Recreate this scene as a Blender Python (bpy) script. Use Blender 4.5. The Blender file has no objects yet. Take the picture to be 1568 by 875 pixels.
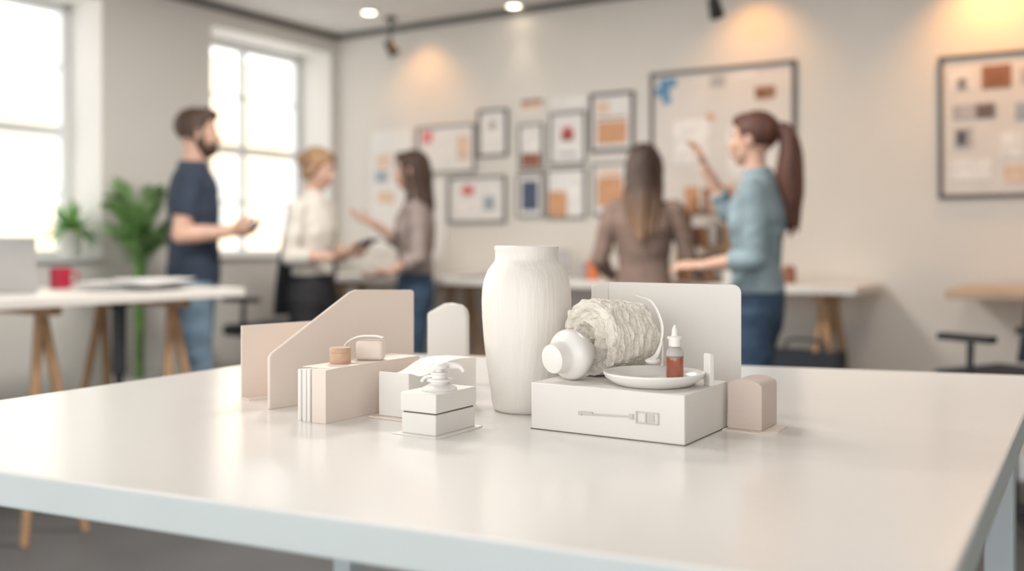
import bpy, bmesh, math, random
from mathutils import Vector, Matrix, noise
from mathutils.bvhtree import BVHTree
random.seed(7)
A = math.radians(-32.1)
CA, SA = math.cos(A), math.sin(A)
def R(X, Y, Z=0.0):
    return Vector((X*CA - Y*SA, X*SA + Y*CA, Z))

# ------------------------------------------------------------------ materials
MATS = {}
def mat(name, col, rough=0.6, var=0.06, scale=8.0, bump=0.0, bscale=60.0, metal=0.0, emit=0.0, stretch=None, spec=0.5, coat=0.0):
    if name in MATS: return MATS[name]
    m = bpy.data.materials.new(name); m.use_nodes = True
    nt = m.node_tree; n = nt.nodes; l = nt.links
    b = n["Principled BSDF"]
    tc = n.new("ShaderNodeTexCoord"); mp = n.new("ShaderNodeMapping")
    l.new(tc.outputs["Object"], mp.inputs["Vector"])
    if stretch: mp.inputs["Scale"].default_value = stretch
    ns = n.new("ShaderNodeTexNoise"); ns.inputs["Scale"].default_value = scale; ns.inputs["Detail"].default_value = 3
    l.new(mp.outputs["Vector"], ns.inputs["Vector"])
    cr = n.new("ShaderNodeValToRGB")
    c = Vector(col)
    lo = [max(0, x*(1-var)) for x in c]; hi = [min(1, x*(1+var)) for x in c]
    cr.color_ramp.elements[0].position = 0.3; cr.color_ramp.elements[1].position = 0.7
    cr.color_ramp.elements[0].color = (*lo, 1); cr.color_ramp.elements[1].color = (*hi, 1)
    l.new(ns.outputs["Fac"], cr.inputs["Fac"]); l.new(cr.outputs["Color"], b.inputs["Base Color"])
    b.inputs["Roughness"].default_value = rough; b.inputs["Metallic"].default_value = metal
    b.inputs["Specular IOR Level"].default_value = spec
    if coat: b.inputs["Coat Weight"].default_value = coat; b.inputs["Coat Roughness"].default_value = 0.15
    if emit:
        b.inputs["Emission Color"].default_value = (*col, 1); b.inputs["Emission Strength"].default_value = emit
    if bump:
        n2 = n.new("ShaderNodeTexNoise"); n2.inputs["Scale"].default_value = bscale; n2.inputs["Detail"].default_value = 4
        l.new(mp.outputs["Vector"], n2.inputs["Vector"])
        bp = n.new("ShaderNodeBump"); bp.inputs["Strength"].default_value = bump; bp.inputs["Distance"].default_value = 0.01
        l.new(n2.outputs["Fac"], bp.inputs["Height"]); l.new(bp.outputs["Normal"], b.inputs["Normal"])
    MATS[name] = m
    return m

WALL = mat("wall_plaster", (0.69, 0.655, 0.605), 0.85, 0.04, 1.2, 0.15, 30)
WALLL = mat("wall_paint_light", (0.75, 0.73, 0.69), 0.85, 0.03, 1.2, 0.1, 30)
CEIL = mat("ceiling_paint", (0.73, 0.715, 0.685), 0.9, 0.03)
FLOOR = mat("floor_concrete", (0.10, 0.10, 0.102), 0.5, 0.15, 2.0, 0.1, 20)
DARKTRIM = mat("dark_trim", (0.12, 0.115, 0.11), 0.6)
WFRAME = mat("window_paint", (0.80, 0.82, 0.83), 0.5, 0.02)
TABLEW = mat("table_white_laminate", (0.81, 0.795, 0.775), 0.22, 0.01, 1.5, 0.02, 150, coat=0.3)
TEDGE = mat("table_edge", (0.52, 0.58, 0.59), 0.45, 0.02)
LEGG = mat("table_leg_paint", (0.44, 0.50, 0.53), 0.5, 0.02)
WOOD = mat("oak_wood", (0.42, 0.25, 0.13), 0.5, 0.2, 6, 0.1, 30, stretch=(6, 6, 1))
WOODL = mat("light_wood", (0.58, 0.42, 0.29), 0.5, 0.12, 6, 0.05, 30, stretch=(1, 6, 6))
BLACK = mat("black_plastic", (0.02, 0.022, 0.026), 0.5, 0.1)
BLACKF = mat("black_mesh_fabric", (0.03, 0.034, 0.045), 0.85, 0.15, 60, 0.2, 200)
WHITEC = mat("white_card", (0.80, 0.775, 0.74), 0.6, 0.012, 12, 0.05, 200)
LATCH = mat("embossed_card_ink", (0.60, 0.575, 0.55), 0.6, 0.02)
BLUSH = mat("blush_card", (0.79, 0.69, 0.62), 0.6, 0.015, 12, 0.05, 200)
BEIGE = mat("beige_card", (0.66, 0.56, 0.50), 0.6, 0.02, 12, 0.05, 200)
CERAM = mat("vase_ceramic", (0.80, 0.765, 0.72), 0.48, 0.02, 20, 0.17, 60, stretch=(2.6, 2.6, 0.12))
GLOSSW = mat("white_plastic_gloss", (0.82, 0.805, 0.78), 0.25, 0.01)
CREAM = mat("cream_tissue", (0.80, 0.755, 0.68), 0.75, 0.06, 25, 0.7, 110)
TAN = mat("tan_cork", (0.60, 0.40, 0.28), 0.7, 0.1, 60, 0.1, 200)
DARKGAP = mat("painted_gap_shade", (0.15, 0.13, 0.12), 0.9)  # dark colour standing in for shade in gaps and under boxes

# ------------------------------------------------------------------ mesh builder
def catmull(pts, n):
    P = [Vector(p) for p in pts]
    if len(P) == 2:
        return [P[0].lerp(P[1], i/n) for i in range(n+1)]
    P = [P[0]*2-P[1]] + P + [P[-1]*2-P[-2]]
    out = []
    segs = len(P)-3
    per = max(2, n//segs)
    for i in range(segs):
        p0, p1, p2, p3 = P[i:i+4]
        for k in range(per):
            t = k/per
            out.append(0.5*((2*p1)+(p2-p0)*t+(2*p0-5*p1+4*p2-p3)*t*t+(3*p1-p0-3*p2+p3)*t**3))
    out.append(P[-2].copy())
    return out

class MB:
    def __init__(s): s.v = []; s.f = []; s.m = []
    def add(s, vs, fs, mi=0):
        o = len(s.v); s.v += [Vector(v) for v in vs]
        s.f += [tuple(i+o for i in f) for f in fs]; s.m += [mi]*len(fs)
    def box(s, c, size, mi=0, rot=None):
        c = Vector(c); x, y, z = [a/2 for a in size]
        vs = [Vector((i*x, j*y, k*z)) for i in (-1, 1) for j in (-1, 1) for k in (-1, 1)]
        if rot: vs = [rot @ v for v in vs]
        s.add([v+c for v in vs], [(0,1,3,2),(4,6,7,5),(0,4,5,1),(2,3,7,6),(0,2,6,4),(1,5,7,3)], mi)
    def tube(s, path, radii, mi=0, side=(1,0,0), seg=16, n=20):
        rr = [(r, r) if not isinstance(r, (tuple, list)) else r for r in radii]
        P = catmull(path, n)
        RR = catmull([(a, b, 0) for a, b in rr], n)
        side = Vector(side); vs = []; fs = []
        for i, p in enumerate(P):
            t = (P[min(i+1, len(P)-1)]-P[max(i-1, 0)]).normalized()
            sd = side - t*side.dot(t)
            if sd.length < 1e-3: sd = Vector((0, 1, 0)) - t*t.y
            sd.normalize(); b = t.cross(sd)
            a1, b1 = abs(RR[i].x), abs(RR[i].y)
            for k in range(seg):
                a = 2*math.pi*k/seg
                vs.append(p + sd*(a1*math.cos(a)) + b*(b1*math.sin(a)))
        for i in range(len(P)-1):
            for k in range(seg):
                k2 = (k+1) % seg
                fs.append((i*seg+k, i*seg+k2, (i+1)*seg+k2, (i+1)*seg+k))
        vs.append(P[0]); vs.append(P[-1]); c0 = len(vs)-2; c1 = len(vs)-1
        L = (len(P)-1)*seg
        for k in range(seg):
            k2 = (k+1) % seg
            fs.append((c0, k2, k)); fs.append((c1, L+k, L+k2))
        s.add(vs, fs, mi)
    def ell(s, c, r, mi=0, rot=None, seg=20, rings=12):
        c = Vector(c); vs = []; fs = []
        for i in range(1, rings):
            ph = math.pi*i/rings
            for k in range(seg):
                a = 2*math.pi*k/seg
                v = Vector((r[0]*math.sin(ph)*math.cos(a), r[1]*math.sin(ph)*math.sin(a), r[2]*math.cos(ph)))
                vs.append((rot @ v if rot else v)+c)
        t = Vector((0, 0, r[2])); t = (rot @ t if rot else t)
        vs.append(c+t); vs.append(c-t); T = len(vs)-2; B = T+1
        for i in range(rings-2):
            for k in range(seg):
                k2 = (k+1) % seg
                fs.append((i*seg+k, (i+1)*seg+k, (i+1)*seg+k2, i*seg+k2))
        for k in range(seg):
            k2 = (k+1) % seg
            fs.append((T, k, k2)); o = (rings-2)*seg; fs.append((B, o+k2, o+k))
        s.add(vs, fs, mi)
    def lathe(s, prof, c=(0,0,0), mi=0, rot=None, seg=48, close=True):
        c = Vector(c); vs = []; fs = []
        for r, z in prof:
            for k in range(seg):
                a = 2*math.pi*k/seg
                v = Vector((r*math.cos(a), r*math.sin(a), z))
                vs.append((rot @ v if rot else v)+c)
        for i in range(len(prof)-1):
            for k in range(seg):
                k2 = (k+1) % seg
                fs.append((i*seg+k, i*seg+k2, (i+1)*seg+k2, (i+1)*seg+k))
        if close:
            fs.append(tuple(range(seg))[::-1]); o = (len(prof)-1)*seg; fs.append(tuple(range(o, o+seg)))
        s.add(vs, fs, mi)
    def prism(s, pts, o, ax, up, th, mi=0):
        o = Vector(o); ax = Vector(ax).normalized(); up = Vector(up).normalized(); nrm = up.cross(ax)
        n = len(pts)
        vs = [o+ax*a+up*b for a, b in pts] + [o+ax*a+up*b+nrm*th for a, b in pts]
        fs = [tuple(range(n)), tuple(range(n, 2*n))[::-1]] + [(i, (i+1) % n, n+(i+1) % n, n+i) for i in range(n)]
        s.add(vs, fs, mi)
    def blade(s, path, w, side, mi=0):
        P = [Vector(p) for p in path]; side = Vector(side).normalized(); n = len(P); vs = []; fs = []
        for i, p in enumerate(P):
            t = i/(n-1); ww = w*math.sin(math.pi*min(1, 0.12+t*0.88))**0.8 if t < 1 else 0.0005
            vs += [p-side*ww/2, p+side*ww/2]
        for i in range(n-1): fs.append((2*i, 2*i+1, 2*i+3, 2*i+2))
        s.add(vs, fs, mi)
    def obj(s, name, mats, parent=None, loc=(0,0,0), rz=0.0, bevel=0.0, smooth=True, bseg=2, recalc=True):
        me = bpy.data.meshes.new(name)
        me.from_pydata([tuple(v) for v in s.v], [], s.f)
        for mm in (mats if isinstance(mats, (list, tuple)) else [mats]): me.materials.append(mm)
        me.polygons.foreach_set("material_index", s.m)
        if recalc:
            bm = bmesh.new(); bm.from_mesh(me); bmesh.ops.recalc_face_normals(bm, faces=bm.faces); bm.to_mesh(me); bm.free()
        if smooth:
            me.shade_smooth(); me.set_sharp_from_angle(angle=0.7)
        ob = bpy.data.objects.new(name, me); bpy.context.scene.collection.objects.link(ob)
        ob.location = loc; ob.rotation_euler = (0, 0, rz)
        if parent: ob.parent = parent
        if bevel:
            bv = ob.modifiers.new("bevel", 'BEVEL'); bv.width = bevel; bv.segments = bseg; bv.limit_method = 'ANGLE'; bv.angle_limit = 0.6
        return ob

def empty(name, loc, rz=0.0):
    e = bpy.data.objects.new(name, None); bpy.context.scene.collection.objects.link(e)
    e.location = loc; e.rotation_euler = (0, 0, rz); e.empty_display_size = 0.1
    return e

# ------------------------------------------------------------------ room
XL, YB, H = -4.92, 5.45, 2.67
WT = 0.38
m = MB()
y0, y1 = -2.5, YB
wins = [(4.29, 5.38), (2.42, 3.51), (0.55, 1.64), (-1.32, -0.23)]  # last two openings are out of view, added to let in light
sill, top = 1.06, 2.53
def wb(ya, yb, za, zb): m.box((XL-WT/2, (ya+yb)/2, (za+zb)/2), (WT, yb-ya, zb-za))
wb(y0, y1, 0, sill); wb(y0, y1, top, H)
edges = [y0, -1.32, -0.23, 0.55, 1.64, 2.42, 3.51, 4.29, 5.38, y1]
for i in range(0, 10, 2): wb(edges[i], edges[i+1], sill, top)
m.obj("wall_left", WALLL, rz=A, smooth=False)
m = MB(); m.box((-0.9, YB+0.1, H/2), (8.8, 0.2, H)); m.obj("wall_back", WALL, rz=A, smooth=False)
m = MB(); m.box((3.6, 1.5, H/2), (0.2, 8.3, H)); m.obj("wall_right", WALL, rz=A, smooth=False)
m = MB(); m.box((-0.9, 1.6, -0.05), (8.8, 8.3, 0.1)); m.obj("floor", FLOOR, rz=A, smooth=False)
m = MB(); m.box((-0.9, 1.6, H+0.05), (8.8, 8.3, 0.1)); m.obj("ceiling", CEIL, rz=A, smooth=False)
m = MB(); m.box((-0.7, YB-0.02, H-0.02), (8.4, 0.04, 0.035)); m.obj("trim_1", DARKTRIM, rz=A, smooth=False)
m = MB(); m.box((XL+0.02, 1.5, H-0.02), (0.04, 7.85, 0.035)); m.obj("trim_2", DARKTRIM, rz=A, smooth=False)
m = MB(); m.box((-0.7, YB-0.01, 0.06), (8.4, 0.02, 0.12)); m.obj("baseboard_back", WFRAME, rz=A, smooth=False)
m = MB(); m.box((XL+0.01, 1.5, 0.06), (0.02, 7.85, 0.12)); m.obj("baseboard_left", WFRAME, rz=A, smooth=False)

GL = bpy.data.materials.new("window_glass"); GL.use_nodes = True
nt = GL.node_tree; nt.nodes.clear()
o = nt.nodes.new("ShaderNodeOutputMaterial"); mx = nt.nodes.new("ShaderNodeMixShader"); tr = nt.nodes.new("ShaderNodeBsdfTransparent"); gs = nt.nodes.new("ShaderNodeBsdfGlossy")
gs.inputs["Roughness"].default_value = 0.02; mx.inputs[0].default_value = 0.05
nt.links.new(tr.outputs[0], mx.inputs[1]); nt.links.new(gs.outputs[0], mx.inputs[2]); nt.links.new(mx.outputs[0], o.inputs[0])
for i, (ya, yb) in enumerate(wins):
    e = empty("window_%d" % (i+1), R(XL-0.32, (ya+yb)/2, sill), A)
    w = yb-ya; h = top-sill
    m = MB(); fw = 0.055
    m.box((0, -w/2+fw/2, h/2), (0.07, fw, h)); m.box((0, w/2-fw/2, h/2), (0.07, fw, h))
    m.box((0, 0, fw/2), (0.07, w, fw)); m.box((0, 0, h-fw/2), (0.07, w, fw))
    m.box((0.01, 0, h*0.5), (0.06, w-2*fw, 0.06))
    m.box((0, 0, h/2), (0.045, 0.05, h-2*fw))
    for zz in (0.26, 0.75): m.box((0, 0, h*zz), (0.035, w-2*fw, 0.022))
    m.obj("frame", WFRAME, e, bevel=0.004)
    m = MB(); m.box((-0.02, 0, h/2), (0.004, w-fw*1.5, h-fw*1.5)); m.obj("glass_pane", GL, e, smooth=False)
    m = MB(); m.box((0.2, 0, 0.0125), (0.32, w-0.01, 0.025)); m.obj("sill_board", WFRAME, e, bevel=0.004)
# building across the street
FAC = mat("facade_stucco_daylight_glow", (0.80, 0.68, 0.50), 0.9, 0.1, 1.0, emit=0.55)  # emission puts bright daylight into the stucco colour
FWIN = mat("facade_window", (0.50, 0.51, 0.50), 0.3, emit=0.4)  # panes glow too, imitating overexposed daylight
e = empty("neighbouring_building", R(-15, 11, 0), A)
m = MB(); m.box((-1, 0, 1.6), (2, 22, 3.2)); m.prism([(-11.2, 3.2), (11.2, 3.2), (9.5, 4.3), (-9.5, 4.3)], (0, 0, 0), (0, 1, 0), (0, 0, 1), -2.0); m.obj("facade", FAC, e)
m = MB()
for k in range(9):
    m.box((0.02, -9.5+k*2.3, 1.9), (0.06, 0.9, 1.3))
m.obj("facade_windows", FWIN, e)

# ------------------------------------------------------------------ foreground table
TZ = 0.90
C = [Vector((-0.413, 2.339)), Vector((1.010, 1.897)), Vector((0.302, 0.697)), Vector((-0.995, 1.297))]
tb = empty("worktable", (0, 0, 0))
m = MB(); th = 0.040
vs = [(c.x, c.y, TZ-th) for c in C]+[(c.x, c.y, TZ) for c in C]
m.add(vs, [(4,5,6,7)], 0); m.add(vs, [(0,3,2,1)]+[(i, (i+1) % 4, 4+(i+1) % 4, 4+i) for i in range(4)], 1)
ob = m.obj("tabletop", [TABLEW, TEDGE], tb, smooth=False)
bm = bmesh.new(); bm.from_mesh(ob.data); bmesh.ops.remove_doubles(bm, verts=bm.verts, dist=1e-5); bmesh.ops.recalc_face_normals(bm, faces=bm.faces); bm.to_mesh(ob.data); bm.free()
bv = ob.modifiers.new("b", 'BEVEL'); bv.width = 0.004; bv.segments = 3
cen = sum(C, Vector((0, 0)))/4
m = MB(); LP = []
for c in C:
    p = c+(cen-c).normalized()*0.10; LP.append(p)
    m.box((p.x, p.y, (TZ-th)/2), (0.05, 0.05, TZ-th), 0, Matrix.Rotation(A, 3, 'Z'))
m.obj("legs", LEGG, tb, bevel=0.003)

# ------------------------------------------------------------------ vase
m = MB()
prof = [(0.0,0.0),(0.046,0.0),(0.050,0.003),(0.0525,0.012),(0.056,0.04),(0.0605,0.07),(0.0645,0.105),(0.0672,0.14),(0.068,0.165),(0.0672,0.182),(0.0645,0.197),(0.059,0.211),(0.0525,0.220),(0.0485,0.225),(0.0475,0.229),(0.0475,0.240),(0.0488,0.243),(0.0488,0.247),(0.0465,0.2485),(0.043,0.247),(0.0425,0.235),(0.044,0.222),(0.060,0.19),(0.062,0.15),(0.045,0.012),(0.0,0.010)]
m.lathe(prof, seg=96, close=False)
m.obj("ceramic_vase", CERAM, loc=(0.022, 1.507, TZ))

# ------------------------------------------------------------------ gift box right
gb = empty("presentation_box", (0.026, 1.352, TZ), A)
BW, BD, BH = 0.222, 0.153, 0.063
m = MB(); m.box((BW/2, BD/2, BH/2), (BW, BD, BH)); m.obj("body", WHITEC, gb, bevel=0.0012)
m = MB(); m.box((BW/2, BD/2, 0.0006), (BW+0.001, BD+0.001, 0.0012)); m.obj("base_shade_strip", DARKGAP, gb)  # thin dark strip painting the shade line at the box foot
m = MB()
m.tube([(0.080, -0.0015, 0.027), (0.150, -0.0015, 0.030)], [0.0012, 0.0012], 0, seg=8, n=6)
m.box((0.086, -0.001, 0.029), (0.016, 0.003, 0.004)); m.box((0.076, -0.001, 0.028), (0.005, 0.003, 0.005)); m.box((0.150, -0.001, 0.030), (0.005, 0.003, 0.007))
for (cx, cz, sx, sz) in [(0.172,0.037,0.030,0.0015),(0.172,0.023,0.030,0.0015),(0.157,0.030,0.0015,0.0155),(0.187,0.030,0.0015,0.0155),(0.170,0.030,0.0015,0.013)]:
    m.box((cx, -0.0008, cz), (sx, 0.0025, sz))
m.box((0.1775, -0.0006, 0.030), (0.008, 0.0022, 0.009))
m.obj("embossed_latch", LATCH, gb)

# backing panel
p0 = Vector((0.150, 1.548, TZ)); p1 = Vector((0.343, 1.490, TZ)); d = (p1-p0); L = d.length; d.normalize()
bp = empty("display_backboard", p0, math.atan2(d.y, d.x))
m = MB()
r = 0.012
pts = [(0,0),(L,0)]+[(L-r+r*math.cos(a), 0.190-r+r*math.sin(a)) for a in (0, .4, .8, 1.2, 1.57)]+[(0.0,0.192)]
m.prism(pts, (0,0,0), (1,0,0), (0,0,1), 0.003); m.obj("panel", WHITEC, bp, bevel=0.0008)
m = MB(); m.prism([(0,0),(0,0.192),(-0.026,0.186),(-0.028,0)], (0,0,0), (0.94,0.34,0), (0,0,1), 0.003); m.obj("side_flap", WHITEC, bp, bevel=0.0008)

# plate
def uv(u, v, z=0.0):
    q = R(u, v); return Vector((0.026+q.x, 1.352+q.y, TZ+z))
m = MB()
pr = [(0,0),(0.045,0),(0.052,0.002),(0.064,0.010),(0.0675,0.0155),(0.0672,0.0175),(0.0655,0.0178),(0.062,0.013),(0.050,0.0065),(0.0,0.0055)]
m.lathe(pr, seg=72, close=False); PC = uv(0.150, 0.068, BH); m.obj("shallow_dish", GLOSSW, loc=PC)

# dropper bottle
AMB = bpy.data.materials.new("amber_serum"); AMB.use_nodes = True
b = AMB.node_tree.nodes["Principled BSDF"]; b.inputs["Base Color"].default_value = (0.55, 0.12, 0.04, 1); b.inputs["Roughness"].default_value = 0.1; b.inputs["Transmission Weight"].default_value = 0.35; b.inputs["Coat Weight"].default_value = 1
tcn = AMB.node_tree.nodes.new("ShaderNodeTexNoise"); tcn.inputs["Scale"].default_value = 40
crn = AMB.node_tree.nodes.new("ShaderNodeValToRGB"); crn.color_ramp.elements[0].color = (0.38, 0.08, 0.035, 1); crn.color_ramp.elements[1].color = (0.50, 0.14, 0.07, 1)
AMB.node_tree.links.new(tcn.outputs["Fac"], crn.inputs["Fac"]); AMB.node_tree.links.new(crn.outputs["Color"], b.inputs["Base Color"])
CLR = bpy.data.materials.new("clear_glass"); CLR.use_nodes = True
b = CLR.node_tree.nodes["Principled BSDF"]; b.inputs["Base Color"].default_value = (0.95, 0.93, 0.92, 1); b.inputs["Roughness"].default_value = 0.05; b.inputs["Transmission Weight"].default_value = 0.75; b.inputs["IOR"].default_value = 1.3
e = empty("dropper_bottle", Vector((0.222, 1.357, TZ+BH+0.0055)))
m = MB(); m.lathe([(0,0),(0.0115,0),(0.012,0.002),(0.012,0.028),(0,0.028)], close=False, seg=32); m.obj("serum", AMB, e)
m = MB(); m.lathe([(0,0.028),(0.012,0.028),(0.012,0.036),(0.009,0.041),(0.007,0.043),(0,0.043)], close=False, seg=32); m.obj("glass_shoulder", CLR, e)
m = MB(); m.lathe([(0,0.043),(0.0085,0.043),(0.0085,0.053),(0.0105,0.053),(0.0105,0.056),(0.005,0.057),(0.004,0.066),(0.0015,0.072),(0,0.072)], close=False, seg=32); m.obj("dropper_cap", GLOSSW, e)

# small card block
m = MB(); m.box((0, 0, 0.021), (0.007, 0.016, 0.042)); m.obj("sample_card_block", WHITEC, loc=uv(0.2160, 0.098, BH), rz=A+0.9, bevel=0.001)

# spool / cap lying on side
m = MB()
axis = Vector((-0.72, -0.66, -0.10)).normalized()
rot = axis.to_track_quat('Z', 'Y').to_matrix()
m.lathe([(0,-0.030),(0.018,-0.030),(0.024,-0.026),(0.034,-0.008),(0.0355,-0.002),(0.0345,0.004),(0.030,0.010),(0.024,0.014),(0.0215,0.018),(0.0205,0.030),(0.0195,0.034),(0.016,0.0355),(0,0.0355)], (0,0,0), 0, rot, 56, False)
m.obj("white_lid", GLOSSW, loc=(0.079, 1.372, TZ+BH+0.0352))

# crumpled tissue roll
m = MB(); NA, NS = 200, 170; vs = []; fs = []
axis = Vector((-0.80, -0.60, 0.0)).normalized(); sd = Vector((0.60, -0.80, 0)); up = Vector((0, 0, 1))
for i in range(NA+1):
    t = i/NA
    if t < 0.25: s = t/0.25; base = 0.004+0.049*s**0.8; ax = -0.052+0.012*(1-s)*math.sin(s*14)
    else: s = (t-0.25)/0.75; base = 0.053*(1-0.16*s**1.5); ax = -0.052+0.105*s
    if t > 0.9: base *= max(0.02, math.sqrt(max(0, 1-((t-0.9)/0.1)**2)))
    for k in range(NS):
        a = 2*math.pi*k/NS
        q = Vector((math.cos(a)*1.5, math.sin(a)*1.5, t*5))
        ph = t*16*math.pi + 2.8*noise.noise(q*0.8) + 1.3*math.sin(a+0.6)
        saw = (ph/math.pi) % 1.0
        saw = saw if saw < 0.8 else (1-saw)*4
        rr = base*(1+0.080*(saw-0.4)*(0.5+1.3*abs(noise.noise(q*1.5+Vector((7,0,0)))))) + 0.0030*noise.noise(q*2.6)*(base/0.05) + 0.0012*noise.noise(q*7.0)*(base/0.05)
        p = axis*(-ax) + sd*(rr*math.cos(a)) + up*(rr*math.sin(a))
        p += axis*(0.006*noise.noise(q*1.7+Vector((0,9,0))))
        vs.append(p)
for i in range(NA):
    for k in range(NS):
        k2 = (k+1) % NS; fs.append((i*NS+k, i*NS+k2, (i+1)*NS+k2, (i+1)*NS+k))
fs.append(tuple(range(NS))); fs.append(tuple(range(NA*NS, NA*NS+NS)))
m.add(vs, fs); zmin = min(v.z for v in m.v)
ob = m.obj("crumpled_tissue_roll", CREAM, loc=(0.150, 1.442, TZ+BH-zmin)); 
# curved strap with scoop
m = MB()
m.tube([(0.0,0.0,0.098),(0.022,-0.010,0.088),(0.034,-0.020,0.060),(0.033,-0.026,0.035),(0.026,-0.034,0.018),(0.018,-0.040,0.010)], [(0.004,0.0015),(0.004,0.0016),(0.004,0.0016),(0.003,0.0018),(0.005,0.003),(0.008,0.004)], 0, side=(0.3,-0.9,0), seg=12, n=40)
m.tube([(0.033,-0.027,0.038),(0.034,-0.030,0.020),(0.033,-0.034,0.001)], [0.0022,0.002,0.0025], 0, seg=10, n=12)
m.ell((0.019,-0.039,0.009), (0.011,0.008,0.0045))
ob = m.obj("serving_scoop", GLOSSW, loc=(0.176, 1.418, TZ+BH+0.017))

# arched small box
m = MB(); w, dd, h = 0.047, 0.066, 0.058
pts = [(0,0),(w,0),(w,h)]+[(w/2+w/2*math.cos(a), h+0.009*math.sin(a)) for a in [math.pi*k/10 for k in range(1,10)]]+[(0,h)]
m.prism(pts, (0,0,0.002), (1,0,0), (0,0,1), -dd)
q = uv(0.2285, 0.135); e = empty("arched_carton", q, A); ob = m.obj("carton", BEIGE, e, bevel=0.001)
zm = min(v.y for v in m.v)
m2 = MB(); 
m2.prism([(-0.004,-0.010),(0.045,-0.013),(0.066,0.010),(0.064,0.055),(0.02,0.066),(0,0.05)], (0,0,0.0), (1,0,0), (0,1,0), -0.002); m2.obj("paper_base", BLUSH, e)
if zm < -0.001: ob.location = (0, -zm, 0)

# ------------------------------------------------------------------ left group
def oriented(name, p0, d, mats):
    return empty(name, (p0[0], p0[1], TZ), math.atan2(d[1], d[0]))
e = oriented("slanted_display_panel", (-0.367,1.507), (0.65,0.76), None)
m = MB(); pts = [(0,0),(0.302,0),(0.302,0.168),(0.298,0.171),(0.172,0.1755),(0.158,0.172),(0.006,0.086),(0.0,0.079)]
m.prism(pts, (0,0,0), (1,0,0), (0,0,1), 0.006); m.obj("board", BLUSH, e, bevel=0.0015)
e = oriented("folded_card_stand", (-0.437,1.609), (0.707,0.707), None)
m = MB(); m.prism([(0,0),(0.17,0),(0.17,0.119),(0,0.119)], (0,0,0), (1,0,0), (0,0,1), 0.003)
m.prism([(0,0),(0.15,0.0),(0.15,-0.035),(0.0,-0.022)], (0,0,0.0), (1,0,0), (0,1,0), -0.003); m.obj("folded_card", BLUSH, e, bevel=0.0008)

# book stack
e = empty("upright_books", (-0.258,1.386,TZ), A)
m = MB(); hB = 0.075
m.box((-0.0275, 0.108, hB/2-0.0008), (0.053, 0.210, hB-0.003)); m.obj("page_block", WHITEC, e, bevel=0.0008)
m = MB()
m.box((-0.013, 0.105, hB/2), (0.026, 0.214, hB)); 
for k, (x, w) in enumerate([(-0.0325, 0.006), (-0.0415, 0.007), (-0.052, 0.006)]):
    m.box((x, 0.1045+0.001*k, hB/2-0.0005*k), (w, 0.213, hB-0.001*k), 1)
m.box((-0.0275, 0.110, hB+0.0003), (0.056, 0.200, 0.0012))
m.obj("covers", [BLUSH, WHITEC], e, bevel=0.0015)
def bv2(u, v, z): 
    q = R(u, v); return Vector((-0.258+q.x, 1.386+q.y, TZ+z))
BT = hB+0.0009
m = MB(); m.lathe([(0,0),(0.0148,0),(0.0155,0.001),(0.0155,0.0155),(0.0150,0.016),(0.0155,0.0165),(0.0155,0.022),(0.0148,0.023),(0,0.023)], close=False, seg=48)
m.obj("cork_lid_jar", TAN, loc=bv2(-0.036,0.068,BT))
e = empty("handled_trinket_box", bv2(-0.026,0.125,BT), A+0.5)
m = MB(); m.box((0,0,0.015), (0.042,0.028,0.030)); m.obj("tub", BLUSH, e, bevel=0.006, bseg=4)
m = MB(); m.tube([(-0.040,0.0,0.002),(-0.038,0,0.022),(-0.020,0,0.034),(0.005,0,0.0355),(0.019,0,0.033)], [(0.008,0.0016)]*5, 0, side=(0,1,0), seg=12, n=30); m.obj("handle_strap", WHITEC, e)

# wavy wedge case
e = empty("wavy_top_case", (-0.193,1.440,TZ), A)
prof = [(0,0),(0.171,0),(0.171,0.071),(0.13,0.0735),(0.10,0.0725),(0.08,0.068),(0.055,0.060),(0.03,0.057),(0.01,0.062),(0,0.064)]
pp = prof[:3]+[tuple(v)[:2] for v in catmull([(a,b,0) for a,b in prof[2:]], 40)][1:]
m = MB(); m.prism(pp, (0,0,0.003), (0,1,0), (0,0,1), -0.055)
xs = [v.x for v in m.v]; 
if min(xs) < -0.01:
    for v in m.v: v.x = -v.x
m.obj("case_body", WHITEC, e, bevel=0.002)
m = MB(); m.box((0.021,0.072,0.0015), (0.064,0.165,0.003)); m.obj("base_tray", BLUSH, e, bevel=0.001)

# two-tier small box + pump
e = empty("two_tier_soap_box", (-0.098,1.284,TZ), A)
W1, D1 = 0.058, 0.092
m = MB(); m.box((-W1/2, D1/2, 0.0155), (W1-0.002, D1-0.002, 0.027)); m.obj("lower_box", WHITEC, e, bevel=0.0012)
m = MB(); m.box((-W1/2, D1/2, 0.030), (W1-0.006, D1-0.006, 0.003)); m.obj("gap_shade_strip", DARKGAP, e)  # dark strip painting the shade between the two tiers
m = MB(); m.box((-W1/2, D1/2, 0.0435), (W1, D1, 0.025)); m.obj("upper_box", WHITEC, e, bevel=0.0012)
m = MB(); m.prism([(-0.068,-0.006),(-0.03,-0.008),(0.004,-0.006),(0.009,0.004),(0.008,0.085),(0.006,0.099),(-0.055,0.098),(-0.066,0.09),(-0.064,0.02)], (0,0,0.002), (1,0,0), (0,1,0), 0.002)
zz = min(v.z for v in m.v)
for v in m.v: v.z -= zz
m.obj("card_base", WHITEC, e, bevel=0.0006)
q = R(-W1/2+0.004, D1/2-0.004)
e = empty("pump_dispenser", (-0.098+q.x, 1.284+q.y, TZ+0.056), A)
m = MB()
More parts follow.
